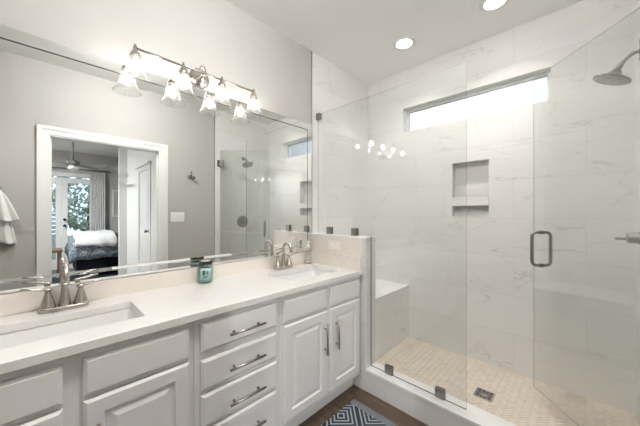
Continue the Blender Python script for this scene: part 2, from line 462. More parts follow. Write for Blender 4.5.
# doorway casing and jamb
def casing(x_face, sgn, y0, y1, ztop, w=0.084):
    m = MB()
    prof = [(0, 0.010), (0.012, 0.013), (0.045, 0.013), (0.058, 0.020), (w, 0.022)]   # distance from opening, thickness
    for k in range(len(prof) - 1):
        (d0, t0), (d1, t1) = prof[k], prof[k + 1]
        t = max(t0, t1)
        xa, xb = sorted((x_face, x_face + sgn * t))
        m.box(xa, xb, y0 - d1, y0 - d0, 0, ztop + d1)
        m.box(xa, xb, y1 + d0, y1 + d1, 0, ztop + d1)
        m.box(xa, xb, y0 - d0, y1 + d0, ztop + d0, ztop + d1)
    return m
casing(W, -1, DY0, DY1, DZ, 0.078).build('trim_3', M['trim'], kind='structure', fix=False)
m = MB()
m.box(W - 0.004, W + WT + 0.004, DY0, DY0 + 0.012, 0, DZ); m.box(W - 0.004, W + WT + 0.004, DY1 - 0.012, DY1, 0, DZ)
m.box(W - 0.004, W + WT + 0.004, DY0 + 0.012, DY1 - 0.012, DZ - 0.012, DZ)
m.box(W + 0.05, W + 0.085, DY0 + 0.012, DY0 + 0.024, 0, DZ - 0.012); m.box(W + 0.05, W + 0.085, DY1 - 0.024, DY1 - 0.012, 0, DZ - 0.012)
m.build('trim_4', M['trim'], kind='structure')

# ------------------------------------------------------------------ shower structure
# pony wall: stone cap, tiled end, quartz front
m = MB().box(0.0, XP, P, Q, 0.0, ZP - 0.012)
m.build('pony_wall', M['t_curb_shaded'], kind='structure')
MB().box(0.0, XP + 0.002, P - 0.003, Q + 0.003, ZP - 0.012, ZP).build('trim_5', M['t_top'], kind='structure', bevel=0.002)
tag(MB().box(0.0, 0.552, P - 0.010, P - 0.0005, ZC + 0.001, ZP - 0.013).build('quartz_panel', M['quartz_wall'], bevel=0.001),
    'cream quartz panel facing the short wall above the end splash', 'wall panel')
# curb
MB().box(XP, W, P, Q, 0.0, ZCB - 0.018).build('shower_curb', M['t_curb_shaded'], kind='structure')
MB().box(XP + 0.001, W, P - 0.004, Q + 0.004, ZCB - 0.018, ZCB).build('trim_6', M['t_top'], kind='structure', bevel=0.002)
# bench
MB().box(0.0, XB, Q, D, 0.0, 0.600 - 0.02).build('shower_bench', M['t_bench'], kind='structure')
MB().box(0.0, XB + 0.005, Q + 0.003, D, 0.580, 0.600).build('trim_7', M['t_top'], kind='structure', bevel=0.002)
# shower floor: slab and herringbone mosaic (one tiled floor)
MB().box(XB, W, Q, D, 0.0, ZS - 0.003).build('shower_floor', M['grout'], kind='structure')
def mosaic():
    import bmesh
    w, L, n, gap = 0.0190, 0.0570, 3, 0.0028
    x0, x1, y0, y1 = XB + 0.001, W - 0.001, Q + 0.005, D - 0.001
    cx, cy = (x0 + x1) / 2, (y0 + y1) / 2
    c45 = math.sqrt(0.5)
    bm = bmesh.new(); tone = bm.verts.layers.float.new('tone')
    for a in range(-90, 91):
        for b in range(-18, 19):
            ox, oy = a + n * b, a - n * b
            for (ux, uy, lx, ly) in ((ox, oy, n, 1), (ox + n, oy - n + 1, 1, n)):
                q = [(ux * w + gap / 2, uy * w + gap / 2), ((ux + lx) * w - gap / 2, uy * w + gap / 2),
                     ((ux + lx) * w - gap / 2, (uy + ly) * w - gap / 2), (ux * w + gap / 2, (uy + ly) * w - gap / 2)]
                q = [(cx + (u - v) * c45, cy + (u + v) * c45) for u, v in q]
                if max(p[0] for p in q) < x0 or min(p[0] for p in q) > x1 or max(p[1] for p in q) < y0 or min(p[1] for p in q) > y1: continue
                t = random.random()
                lo = [bm.verts.new((p[0], p[1], ZS - 0.0035)) for p in q]; hi = [bm.verts.new((p[0], p[1], ZS)) for p in q]
                for v in lo + hi: v[tone] = t
                bm.faces.new(hi)
                for i in range(4): bm.faces.new((lo[i], lo[(i + 1) % 4], hi[(i + 1) % 4], hi[i]))
    for co, no in (((x0, 0, 0), (-1, 0, 0)), ((x1, 0, 0), (1, 0, 0)), ((0, y0, 0), (0, -1, 0)), ((0, y1, 0), (0, 1, 0))):
        bmesh.ops.bisect_plane(bm, geom=bm.verts[:] + bm.edges[:] + bm.faces[:], plane_co=co, plane_no=no, clear_outer=True)
    me = bpy.data.meshes.new('shower_floor_mosaic'); bm.to_mesh(me); bm.free()
    me.materials.append(M['mosaic'])
    o = bpy.data.objects.new('shower_floor_mosaic', me); COL.objects.link(o); o['kind'] = 'structure'
mosaic()

# ------------------------------------------------------------------ strip window
wr = empty('window_1', ((WX0 + WX1) / 2, D + 0.10, WZ0), 'long narrow window high in the tiled back wall', 'window', kind='structure')
fy0, fy1 = D + 0.075, D + 0.115
fw = 0.022
m = MB().slab(1, fy0, fy1, [WZ0, WZ0 + fw, WZ1 - fw, WZ1], [WX0, WX0 + fw, WX1 - fw, WX1], {(1, 1)})
m.build('window_frame', M['white'], wr, bevel=0.003)
m = MB().slab(1, fy0 + 0.012, fy1 - 0.012, [WZ0 + fw, WZ0 + fw + 0.006, WZ1 - fw - 0.006, WZ1 - fw], [WX0 + fw, WX0 + fw + 0.006, WX1 - fw - 0.006, WX1 - fw], {(1, 1)})
m.build('gasket', M['edge'], wr)
MB().box(WX0 + fw, WX1 - fw, fy0 + 0.018, fy0 + 0.022, WZ0 + fw, WZ1 - fw).build('window_pane', M['win_glass'], wr)

# ------------------------------------------------------------------ vanity
XF = 0.527                                   # cabinet face frame
DRAWER = [(0, 0), (0, 0.013), (0.011, 0.020)]
DOOR = [(0, 0), (0, 0.012), (0.010, 0.020), (0.055, 0.020), (0.060, 0.011), (0.070, 0.011), (0.092, 0.019)]

def pull(parent, y0, z0, y1, z1):
    """bar pull on two posts"""
    m = MB(); x = XF + 0.020
    a, b = Vector((x + 0.028, y0, z0)), Vector((x + 0.028, y1, z1)); d = (b - a).normalized()
    m.cyl(a, b, 0.0058, n=14)
    for p in (a + d * 0.03, b - d * 0.03):
        m.cyl((x - 0.001, p.y, p.z), (x + 0.028, p.y, p.z), 0.0046, n=12)
        m.cyl((x - 0.001, p.y, p.z), (x + 0.002, p.y, p.z), 0.0062, n=12)
    m.build('handle', M['pull'], parent)

def cabinet(y0, y1, label, name='sink_cabinet'):
    r = empty(name, (0.26, (y0 + y1) / 2, 0.0), label, 'cabinet', 'vanity base cabinets')
    m = MB().box(0.004, 0.462, y0 + 0.001, y1 - 0.001, 0.0, 0.115)
    m.box(0.004, XF, y0 + 0.001, y1 - 0.001, 0.112, 0.8605 if name != 'sink_cabinet' else 0.70)
    if name == 'sink_cabinet':
        m.box(XF - 0.02, XF, y0 + 0.001, y1 - 0.001, 0.70, 0.8605)
    m.build('carcass', M['cab'], r)
    return r
ZF0, ZF1 = 0.705, 0.831
ZD0, ZD1 = 0.146, 0.690
cl = cabinet(-0.300, 0.457, 'white sink cabinet under the near basin, left of the drawers')
cr_ = cabinet(0.911, P - 0.012, 'white two-door sink cabinet beside the glass shower')
cm = cabinet(0.457, 0.911, 'white stack of four drawers between the two sink cabinets', 'drawer_cabinet')
for r, cols in ((cl, ((-0.262, 0.046, 1), (0.095, 0.433, -1))), (cr_, ((0.934, 1.286, 1), (1.316, 1.643, -1)))):
    for (a, b, side) in cols:
        MB().panel(XF, a, b, ZF0, ZF1, DRAWER).build('false_front', M['cab'], r)
        d = MB().panel(XF, a, b, ZD0, ZD1, DOOR).build('door', M['cab'], r)
        hy = b - 0.028 if side > 0 else a + 0.052
        if r is cl: hy = (b - 0.028) if side > 0 else a + 0.036
        pull(d, hy, 0.420, hy, 0.612)
for (z0, z1, hz) in ((0.707, 0.833, 0.759), (0.540, 0.673, 0.596), (0.378, 0.520, 0.433), (0.146, 0.362, 0.262)):
    d = MB().panel(XF, 0.482, 0.886, z0, z1, DRAWER).build('drawer', M['cab'], cm)
    pull(d, 0.602, hz, 0.794, hz)

# countertop with two cut-outs, backsplash, end splash
SX0, SX1 = 0.165, 0.432
S1, S2 = (-0.150, 0.298), (1.080, 1.535)
tag(MB().slab(2, ZC - 0.0315, ZC, [0.0015, SX0, SX1, 0.5569], [-0.305, S1[0], S1[1], S2[0], S2[1], P - 0.0105], {(1, 1), (1, 3)})
    .build('countertop', M['quartz'], bevel=0.0015), 'long white quartz vanity top with two cut-out basins', 'countertop')
tag(MB().box(0.0015, 0.022, -0.305, P - 0.011, ZC + 0.0005, 0.980).build('backsplash', M['quartz_wall'], bevel=0.001),
    'long cream quartz upstand on the counter below the mirror', 'backsplash')
tag(MB().box(0.0225, 0.548, P - 0.032, P - 0.0105, ZC + 0.0005, 0.990).build('side_splash', M['quartz_wall'], bevel=0.001),
    'short cream quartz upstand at the shower end of the counter', 'backsplash')

def rrect(x0, x1, y0, y1, r, z, k=6):
    pts = []
    for cx, cy, a in ((x1 - r, y1 - r, 0), (x0 + r, y1 - r, 90), (x0 + r, y0 + r, 180), (x1 - r, y0 + r, 270)):
        for i in range(k + 1):
            t = math.radians(a + 90 * i / k); pts.append((cx + r * math.cos(t), cy + r * math.sin(t), z))
    return pts
def sink(y0, y1, label):
    zt = ZC - 0.033
    cy = (y0 + y1) / 2; cx = (SX0 + SX1) / 2
    r = empty('sink', (cx, cy, zt - 0.15), label, 'sink', 'undermount vanity basins')
    e = -0.003
    rings = [rrect(SX0 - 0.025, SX1 + 0.025, y0 - 0.025, y1 + 0.025, 0.05, zt)]
    for ins, dz, rad in ((e, 0.0, 0.03), (e + 0.002, -0.01, 0.03), (0.012, -0.08, 0.035), (0.030, -0.118, 0.045), (0.07, -0.132, 0.05), (0.11, -0.136, 0.02)):
        rings.append(rrect(SX0 + ins, SX1 - ins, y0 + ins, y1 - ins, rad, zt + dz))
    # outer shell
    rings2 = [rrect(SX0 - 0.025, SX1 + 0.025, y0 - 0.025, y1 + 0.025, 0.05, zt)]
    for ins, dz, rad in ((-0.014, -0.02, 0.04), (0.0, -0.09, 0.045), (0.02, -0.13, 0.05), (0.07, -0.147, 0.05)):
        rings2.append(rrect(SX0 + ins, SX1 - ins, y0 + ins, y1 - ins, rad, zt + dz))
    MB().rings(rings, False, True).rings(rings2, False, True).build('basin', M['sink'], r, fix=False)
    zb = zt - 0.136
    MB().lathe([(0.0, 0.0), (0.026, 0.0), (0.028, 0.003), (0.022, 0.005), (0.020, 0.002), (0.0, 0.006)], (cx, cy, zb), cap0=False, cap1=False).build('drain', M['chrome'], r)
    return r
sink(*S1, 'white rectangular basin set under the counter, nearest the camera')
sink(*S2, 'white rectangular basin set under the counter, nearest the shower')

# ------------------------------------------------------------------ faucets
def faucet(loc, label):
    r = empty('faucet', loc, label, 'faucet', 'two-handle vanity faucets')
    x, y, z = loc
    # base plate: stadium
    def stad(hw, hd, zz, k=10):
        pts = []
        for cy, a in ((hw - hd, 0), (-(hw - hd), 180)):
            for i in range(k + 1):
                t = math.radians(a + 180 * i / k); pts.append((x + hd * math.cos(t), y + cy + hd * math.sin(t), z + zz))
        return pts
    MB().rings([stad(0.083, 0.030, 0.0005), stad(0.083, 0.030, 0.014), stad(0.080, 0.027, 0.019)]).build('base_plate', M['nickel'], r)
    # spout: flared foot then an arc towards the basin
    m = MB().lathe([(0.023, 0.014), (0.0205, 0.03), (0.0145, 0.075), (0.0115, 0.112), (0.0112, 0.118)], (x, y, z))
    pts = [(x, y, z + 0.105), (x, y, z + 0.135), (x + 0.0005, y, z + 0.150)] + [tuple(p) for p in arc((x + 0.047, y, z + 0.150), 0.046, PI * 0.97, 0.10, 14, (1, 0, 0), (0, 0, 1))]
    pts += [(x + 0.096, y, z + 0.134)]
    m.tube(pts, [0.0110] * (len(pts) - 1) + [0.0108], n=16)
    m.build('spout', M['nickel'], r)
    MB().cyl((x + 0.0960, y, z + 0.1335), (x + 0.0968, y, z + 0.124), 0.0118, 0.0105).build('aerator', M['chrome'], r)
    for s in (-1, 1):
        hy = y + s * 0.053
        b = MB().lathe([(0.0275, 0.014), (0.026, 0.024), (0.0175, 0.054), (0.0105, 0.080), (0.010, 0.088)], (x, hy, z)).build('handle_base', M['nickel'], r)
        m = MB().lathe([(0.0105, 0.0875), (0.0150, 0.091), (0.0150, 0.098), (0.009, 0.102)], (x, hy, z))
        p = [Vector((x, hy, z + 0.096)), Vector((x + 0.004, hy + s * 0.02, z + 0.099)), Vector((x + 0.008, hy + s * 0.045, z + 0.104)), Vector((x + 0.011, hy + s * 0.080, z + 0.109))]
        m.tube(p, [0.011, 0.0105, 0.0095, 0.0085], n=12, flat=(0.6, 1.0))
        m.build('lever', M['nickel'], b)
    return r
faucet((0.082, 0.070, ZC), 'brushed nickel two-lever faucet behind the near basin')
faucet((0.080, 1.292, ZC), 'brushed nickel two-lever faucet behind the basin by the shower')

# ------------------------------------------------------------------ candle and soap on the counter
cxy = (0.070, 0.700)
r = empty('candle_jar', (*cxy, ZC), 'teal glass candle jar with a black lid on the counter', 'candle')
z = ZC + 0.0005
MB().lathe([(0.036, 0), (0.0415, 0.004), (0.0425, 0.02), (0.0425, 0.098), (0.038, 0.110), (0.036, 0.116)], (*cxy, z), n=36).build('jar', M['candle_glass'], r)
MB().lathe([(0.033, 0.006), (0.0385, 0.008), (0.0385, 0.088), (0.0, 0.090)], (*cxy, z), n=36).build('wax', M['wax'], r)
lid = MB().lathe([(0.0385, 0.112), (0.0405, 0.1125), (0.0405, 0.131), (0.039, 0.133), (0.030, 0.133), (0.029, 0.1315), (0.0, 0.1315)], (*cxy, z), n=36).build('lid', M['black'], r)
MB().lathe([(0.0285, 0.1317), (0.0285, 0.1325), (0.0, 0.1325)], (*cxy, z), n=36).build('lid_top', M['white'], lid)
m = MB(); a0 = math.atan2(-0.700, 1.664)
def curved(a_from, a_to, z0, z1, rr, t=0.0006, k=10):
    q = MB()
    ri = [[(cxy[0] + R_ * math.cos(a0 + a_from + (a_to - a_from) * i / k), cxy[1] + R_ * math.sin(a0 + a_from + (a_to - a_from) * i / k), zz) for R_, zz in ((rr, z0), (rr + t, z0), (rr + t, z1), (rr, z1))] for i in range(k + 1)]
    return q.rings(ri)
lb = curved(-0.75, 0.75, z + 0.024, z + 0.092, 0.0426).build('label', M['label'], r)
m = MB()
for (u0, u1, z0_, z1_) in ((-0.42, -0.02, 0.050, 0.080), (0.06, 0.13, 0.054, 0.078), (0.17, 0.26, 0.054, 0.078), (0.30, 0.36, 0.054, 0.078), (-0.42, 0.30, 0.040, 0.044), (-0.42, 0.1, 0.033, 0.036)):
    q = curved(u0, u1, z + z0_, z + z1_, 0.0433, 0.0004); m.add(q.v, q.f)
m.build('print', M['label_dark'], lb)

sx, sy = 0.058, 1.572
r = empty('soap_dispenser', (sx, sy, ZC), 'clear soap bottle with a white pump in the counter corner', 'soap dispenser')
z = ZC + 0.0005
MB().lathe([(0.029, 0), (0.031, 0.003), (0.031, 0.105), (0.027, 0.118), (0.013, 0.126), (0.013, 0.136)], (sx, sy, z), n=28).build('bottle', M['clear'], r)
MB().lathe([(0.0285, 0.003), (0.0285, 0.018), (0.0, 0.019)], (sx, sy, z), n=28).build('soap', M['soap'], r)
MB().lathe([(0.031, 0.0), (0.0325, 0.001), (0.0325, 0.007), (0.031, 0.008)], (sx, sy, z), n=28).build('base_ring', M['steel'], r)
m = MB().lathe([(0.016, 0.131), (0.016, 0.150), (0.006, 0.153), (0.006, 0.170), (0.012, 0.172), (0.012, 0.186), (0.0, 0.188)], (sx, sy, z), n=20)
m.tube([(sx, sy, z + 0.179), (sx + 0.025, sy - 0.012, z + 0.180), (sx + 0.040, sy - 0.019, z + 0.174)], [0.006, 0.005, 0.004], n=10)
m.build('pump', M['white'], r)

# ------------------------------------------------------------------ mirror
MY0, MY1, MZ0, MZ1 = -0.305, 1.6620, 0.983, 2.0965
IY0, IY1, IZ0, IZ1 = MY0 + 0.053, 1.6105, 1.027, 2.0385
r = empty('mirror', (0.0, (MY0 + MY1) / 2, MZ0), 'wide wall mirror edged with narrow mirror strips over the vanity', 'mirror')
MB().box(0.0008, 0.004, MY0 + 0.001, MY1 - 0.001, MZ0 + 0.001, MZ1 - 0.001).build('backing', M['dark'], r)
def pane_ring(h, side, low): return [(0.0042 + h, IY0 + side, IZ0 + low), (0.0042 + h, IY1 - side, IZ0 + low), (0.0042 + h, IY1 - side, IZ1 - side), (0.0042 + h, IY0 + side, IZ1 - side)]
MB().rings([pane_ring(0, 0, 0), pane_ring(0.002, 0, 0), pane_ring(0.0040, 0.0015, 0.015)], True, True, False).build('mirror_pane', M['mirror'], r)
g = 0.005
def strip(y0, y1, z0, z1):
    MB().panel(0.0042, y0, y1, z0, z1, [(0, 0), (0, 0.0030), (0.003, 0.0034)]).build('mirror_strip', M['mirror'], r)
strip(MY0, MY1, IZ1 + g, MZ1)
strip(MY0, MY1, MZ0, IZ0 - 0.0012)
strip(IY1 + g, MY1, IZ0 - 0.0006, IZ1 + g - 0.0006)
strip(MY0, IY0 - g, IZ0 - 0.0006, IZ1 + g - 0.0006)

# ------------------------------------------------------------------ vanity light
LX, LZ = 0.100, 2.150
LY = [0.330, 0.561, 0.790, 1.018]
r = empty('vanity_light', (0.0, 0.688, LZ), 'four-lamp nickel bar light with clear bell shades above the mirror', 'wall light')
m = MB().lathe([(0.062, 0.0005), (0.062, 0.006), (0.055, 0.010), (0.051, 0.018), (0.040, 0.022), (0.026, 0.034), (0.020, 0.036), (0.014, 0.05)], (0.0, 0.688, LZ + 0.010), (1, 0, 0), n=32)
m.build('backplate', M['nickel'], r)
m = MB().tube([(0.03, 0.688, LZ), (0.06, 0.688, LZ + 0.004), (LX, 0.688, LZ + 0.004)], 0.0075, n=12)
sc_ = arc((0.05, 0.688, LZ + 0.035), 0.032, -PI / 2, PI, 16, (0, 0.6, 0), (0.3, 0, 1))
m.tube(sc_, [0.006 - 0.0002 * i for i in range(len(sc_))], n=10)
m.build('arm', M['nickel'], r)
MB().cyl((LX, LY[0] - 0.002, LZ + 0.004), (LX, LY[3] + 0.002, LZ + 0.004), 0.0062, n=14).build('bar', M['nickel'], r)
for ly in LY:
    b = MB().lathe([(0.009, 0.010), (0.010, -0.004), (0.014, -0.012), (0.024, -0.028), (0.026, -0.040), (0.026, -0.046), (0.016, -0.048), (0.016, -0.066)], (LX, ly, LZ)).build('socket', M['nickel'], r)
    MB().lathe([(0.0095, 0.0), (0.0085, 0.012), (0.005, 0.016), (0.0065, 0.022), (0.0, 0.026)], (LX, ly, LZ), n=16).build('finial', M['nickel'], b)
    prof = [(0.027, -0.040), (0.031, -0.052), (0.036, -0.075), (0.040, -0.100), (0.047, -0.125), (0.058, -0.147), (0.067, -0.160)]
    inn = [(a - 0.0025, h) for a, h in reversed(prof)]
    MB().lathe(prof + [(0.068, -0.1625), (0.066, -0.163)] + inn, (LX, ly, LZ), n=36, cap0=False, cap1=False).build('lamp_shade', M['shade'], r)
    MB().lathe([(0.010, -0.066), (0.012, -0.074), (0.016, -0.088), (0.0165, -0.102), (0.012, -0.114), (0.0, -0.120)], (LX, ly, LZ), n=20, cap0=True, cap1=False).build('bulb', M['bulb'], r)

# ------------------------------------------------------------------ recessed ceiling lights
def can(x, y, label, watts, spread=112):
    r = empty('recessed_light', (x, y, H), label, 'ceiling light', 'recessed ceiling lights')
    MB().lathe([(0.092, -0.0005), (0.090, -0.005), (0.070, -0.007), (0.062, -0.003)], (x, y, H), n=40, cap0=True, cap1=False).build('trim_ring', M['white'], r)
    MB().lathe([(0.0615, -0.0028), (0.0615, -0.0040), (0.0, -0.0040)], (x, y, H), n=36, cap0=False, cap1=False).build('lens', M['can'], r)
    ld = bpy.data.lights.new('lamp_light', 'AREA'); ld.shape = 'DISK'; ld.size = 0.11; ld.energy = watts; ld.color = CAN_COL if spread < 170 else (0.96, 0.98, 1.0); ld.spread = math.radians(spread)
    lo = bpy.data.objects.new('lamp_light', ld); COL.objects.link(lo); lo.parent = r; lo.location = (0, 0, -0.0055)
    return r
can(0.640, 2.140, 'round recessed ceiling lamp in the shower nearer the vanity side', CAN_W_SHOWER)
can(1.295, 2.150, 'round recessed ceiling lamp in the shower at the top edge of the photo', CAN_W_SHOWER)
can(1.15, -0.45, 'added unseen recessed ceiling lamp behind the camera, fill light for the bathroom', FILL_W_ROOM)  # out of view, added to brighten the bathroom

# ------------------------------------------------------------------ shower glass
poly = [(zz, xx) for xx, zz in ((0.012, ZP + 0.004), (XP + 0.004, ZP + 0.004), (XP + 0.004, ZCB + 0.002), (XG, ZCB + 0.002), (XG, 2.2018), (0.012, 2.2018))]
tag(MB().prism(poly, 1, G - 0.004, G + 0.004, 0, 1).build('shower_screen', [M['glass'], M['glass_edge']]),
    'fixed clear shower glass notched over the short wall and standing on the curb', 'shower screen')

scr = bpy.data.objects['shower_screen']
MB().box(XP + 0.0022, XP + 0.0040, G - 0.003, G + 0.003, ZCB + 0.0005, ZP + 0.004).build('edge_seal', M['seal'], scr)
MB().box(XP + 0.0042, XG, G - 0.003, G + 0.003, ZCB + 0.0002, ZCB + 0.0019).build('bottom_seal', M['seal'], scr)

def clamp(c, sx_, sz_, label, grp, first=[None]):
    if first[0] is None:
        r = empty('glass_clamp', c, label, 'glass clamp', grp)
        x, y, z = c
        for s in (-1, 1):
            MB().box(x - sx_ / 2, x + sx_ / 2, *sorted((y + s * 0.0043, y + s * 0.014)), z, z + sz_).build('plate', M['steel'], r, bevel=0.0015)
            MB().cyl((x, y + s * 0.0135, z + sz_ * 0.62), (x, y + s * 0.0155, z + sz_ * 0.62), 0.006, n=14).build('screw', M['chrome'], r)
        MB().box(x - sx_ / 2, x + sx_ / 2, y - 0.013, y + 0.013, z, z + 0.0035).build('foot', M['steel'], r)
        first[0] = r; return r
    return dup(first[0], c, label)
GC = 'square metal clamps holding the fixed glass'
clamp((0.155, G, ZP + 0.0003), 0.056, 0.060, 'square metal glass clamp on the short wall nearer the mirror', GC)
clamp((0.424, G, ZP + 0.0003), 0.056, 0.060, 'square metal glass clamp on the short wall nearer its free end', GC)
clamp((0.728, G, ZCB + 0.0003), 0.056, 0.060, 'square metal glass clamp on the curb nearer the short wall', GC)
clamp((1.086, G, ZCB + 0.0003), 0.056, 0.060, 'square metal glass clamp on the curb nearer the door opening', GC)
r = empty('glass_clamp', (0.0, G, 2.184), 'small metal glass clamp on the tiled wall at the top of the fixed glass', 'glass clamp', GC)
MB().box(0.0003, 0.011, G - 0.016, G + 0.016, 2.155, 2.212).build('foot', M['steel'], r, bevel=0.002)
for s in (-1, 1):
    MB().box(0.008, 0.048, *sorted((G + s * 0.0043, G + s * 0.015)), 2.157, 2.210).build('plate', M['steel'], r, bevel=0.003)

# door, swung into the shower
HX, ANG = 1.945, math.radians(131.0)
r = empty('shower_door', (HX, G, 0.0), 'clear glass shower door swung open into the shower', 'shower door', rotz=ANG, origin=(0, 0, 0))
MB().prism([(0.176, 0.010), (0.176, 0.690), (2.197, 0.690), (2.197, 0.010)], 1, -0.004, 0.004, 0, 1).build('door_pane', [M['door_glass'], M['glass_edge']], r)
hx, hz0, hz1 = 0.624, 0.985, 1.195
m = MB()
for s in (-1, 1):
    o = 0.057 * s
    rr = 0.028
    pts = [(hx, 0.004 * s, hz0), (hx, o - s * rr, hz0)]
    pts += [(hx, o - s * rr + s * rr * math.sin(t), hz0 + rr - rr * math.cos(t)) for t in [PI / 2 * i / 6 for i in range(1, 7)]]
    pts += [(hx, o, hz1 - rr)]
    pts += [(hx, o - s * rr + s * rr * math.cos(t), hz1 - rr + rr * math.sin(t)) for t in [PI / 2 * i / 6 for i in range(1, 7)]]
    pts += [(hx, 0.004 * s, hz1)]
    m.tube(pts, 0.0088, n=14)
    for zz in (hz0, hz1): m.cyl((hx, 0.0052 * s, zz), (hx, 0.009 * s, zz), 0.0135, n=16)
m.build('handle', M['steel'], r)
for zz in (0.36, 2.010):
    m = MB()
    for s in (-1, 1): m.box(-0.004, 0.055, *sorted((s * 0.0043, s * 0.013)), zz - 0.045, zz + 0.045)
    m.cyl((-0.002, 0, zz - 0.045), (-0.002, 0, zz + 0.045), 0.0095)
    h = m.build('hinge', M['hinge'], r, bevel=0.001)
    q = MB().box(-0.003, 0.003, -0.03, 0.03, zz - 0.045, zz + 0.045)
    q.rot(Matrix.Rotation(-ANG, 3, 'Z')); q.v = [(v[0] + 0.0095 * math.cos(-ANG), v[1] + 0.0095 * math.sin(-ANG), v[2]) for v in q.v]
    q.build('wall_plate', M['hinge'], h, origin=(0, 0, 0))

# ------------------------------------------------------------------ shower fittings on the right wall
r = empty('shower_sprayer', (W, 2.115, 2.135), 'brushed metal shower head on a bent arm from the right wall', 'shower head')
MB().lathe([(0.030, 0.0003), (0.030, 0.004), (0.022, 0.012), (0.010, 0.014)], (W, 2.115, 2.135), (-1, 0, 0)).build('flange', M['steel'], r)
MB().tube([(W - 0.008, 2.115, 2.135), (W - 0.03, 2.115, 2.139), (W - 0.05, 2.115, 2.135), (W - 0.07, 2.115, 2.118), (1.866, 2.115, 2.094)], 0.0095, n=14).build('arm', M['steel'], r)
ax = Vector((-0.42, 0, -0.907)).normalized(); o = Vector((1.866, 2.115, 2.094))
b = MB().lathe([(0.012, -0.006), (0.015, 0.0), (0.015, 0.012), (0.011, 0.016), (0.016, 0.022), (0.026, 0.040), (0.036, 0.054), (0.062, 0.064), (0.077, 0.070), (0.078, 0.077), (0.071, 0.080)], o, ax, n=36).build('head', M['steel'], r)
m = MB().lathe([(0.0705, 0.0802), (0.0705, 0.0815), (0.0, 0.0815)], o, ax, n=36, cap0=False, cap1=False)
q = ax.to_track_quat('Z', 'Y')
for rad, k in ((0.018, 6), (0.036, 12), (0.054, 18)):
    for i in range(k):
        a = 2 * PI * i / k; c = o + q @ Vector((rad * math.cos(a), rad * math.sin(a), 0.081))
        m.lathe([(0.0028, 0), (0.002, 0.003)], c, ax, n=8)
m.build('spray_face', M['edge'], b)

VY, VZ = 2.100, 1.190
r = empty('shower_valve', (W, VY, VZ), 'round metal shower valve with a lever on the right wall', 'shower valve')
MB().lathe([(0.088, 0.0003), (0.088, 0.004), (0.080, 0.009), (0.036, 0.012)], (W, VY, VZ), (-1, 0, 0), n=36).build('escutcheon', M['steel'], r)
b = MB().lathe([(0.034, 0.010), (0.032, 0.030), (0.028, 0.034), (0.028, 0.066), (0.022, 0.072), (0.0, 0.074)], (W, VY, VZ), (-1, 0, 0), n=28).build('hub', M['steel'], r)
MB().tube([(W - 0.060, VY, VZ - 0.002), (W - 0.080, VY - 0.004, VZ - 0.006), (W - 0.100, VY - 0.01, VZ - 0.004), (W - 0.112, VY - 0.012, VZ - 0.008)], [0.010, 0.007, 0.0065, 0.008], n=12).build('lever', M['steel'], b)

# floor drain
dx, dy = 1.246, 2.093
r = empty('floor_drain', (dx, dy, ZS), 'square metal drain grate in the herringbone shower floor', 'drain')
MB().box(dx - 0.05, dx + 0.05, dy - 0.05, dy + 0.05, ZS + 0.0002, ZS + 0.0012).build('well', M['dark'], r)
MB().slab(2, ZS + 0.0012, ZS + 0.0045, [dx - 0.055, dx - 0.044, dx + 0.044, dx + 0.055], [dy - 0.055, dy - 0.044, dy + 0.044, dy + 0.055], {(1, 1)}).build('frame', M['chrome'], r)
m = MB()
for k in range(1, 4):
    o_ = -0.044 + 0.088 * k / 4
    m.box(dx + o_ - 0.004, dx + o_ + 0.004, dy - 0.044, dy + 0.044, ZS + 0.0013, ZS + 0.0035)
    m.box(dx - 0.044, dx + 0.044, dy + o_ - 0.004, dy + o_ + 0.004, ZS + 0.0013, ZS + 0.0035)
m.lathe([(0.020, 0.0013), (0.020, 0.0037), (0.0, 0.0037)], (dx, dy, ZS), n=20, cap1=False)
m.build('grate', M['chrome'], r, fix=False)

# ------------------------------------------------------------------ electrical plates
r = empty('outlet', (0.271, P - 0.010, 1.053), 'cream horizontal double outlet on the quartz panel by the shower', 'outlet')
py = P - 0.0102
MB().box(0.212, 0.330, py - 0.005, py, 1.018, 1.090).build('cover_plate', mat('outlet_plate', (0.80, 0.75, 0.68), 0.35), r, bevel=0.002)
for cx_ in (0.248, 0.294):
    s_ = MB().prism([(1.054 + 0.017 * math.sin(2 * PI * i / 20), cx_ + 0.017 * math.cos(2 * PI * i / 20)) for i in range(20)], 1, py - 0.0065, py - 0.0052).build('socket', M['white'], r)
    MB().box(cx_ - 0.007, cx_ + 0.001, py - 0.0068, py - 0.0066, 1.060, 1.062).box(cx_ - 0.006, cx_ + 0.001, py - 0.0068, py - 0.0066, 1.046, 1.048).cyl((cx_ + 0.009, py - 0.0066, 1.054), (cx_ + 0.009, py - 0.0068, 1.054), 0.0025, n=10).build('slots', M['dark'], s_)

r = empty('light_switch', (W, 1.193, 1.265), 'white triple light switch plate on the grey wall, seen in the mirror', 'light switch')
MB().box(W - 0.006, W - 0.0003, 1.112, 1.274, 1.205, 1.326).build('cover_plate', M['white'], r, bevel=0.002)
for k in (-1, 0, 1):
    MB().prism([(1.193 + k * 0.046 - 0.016, 1.232), (1.193 + k * 0.046 + 0.016, 1.232), (1.193 + k * 0.046 + 0.016, 1.299), (1.193 + k * 0.046 - 0.016, 1.299)], 0, W - 0.010, W - 0.0062).build('rocker', M['trim'], r, bevel=0.001)

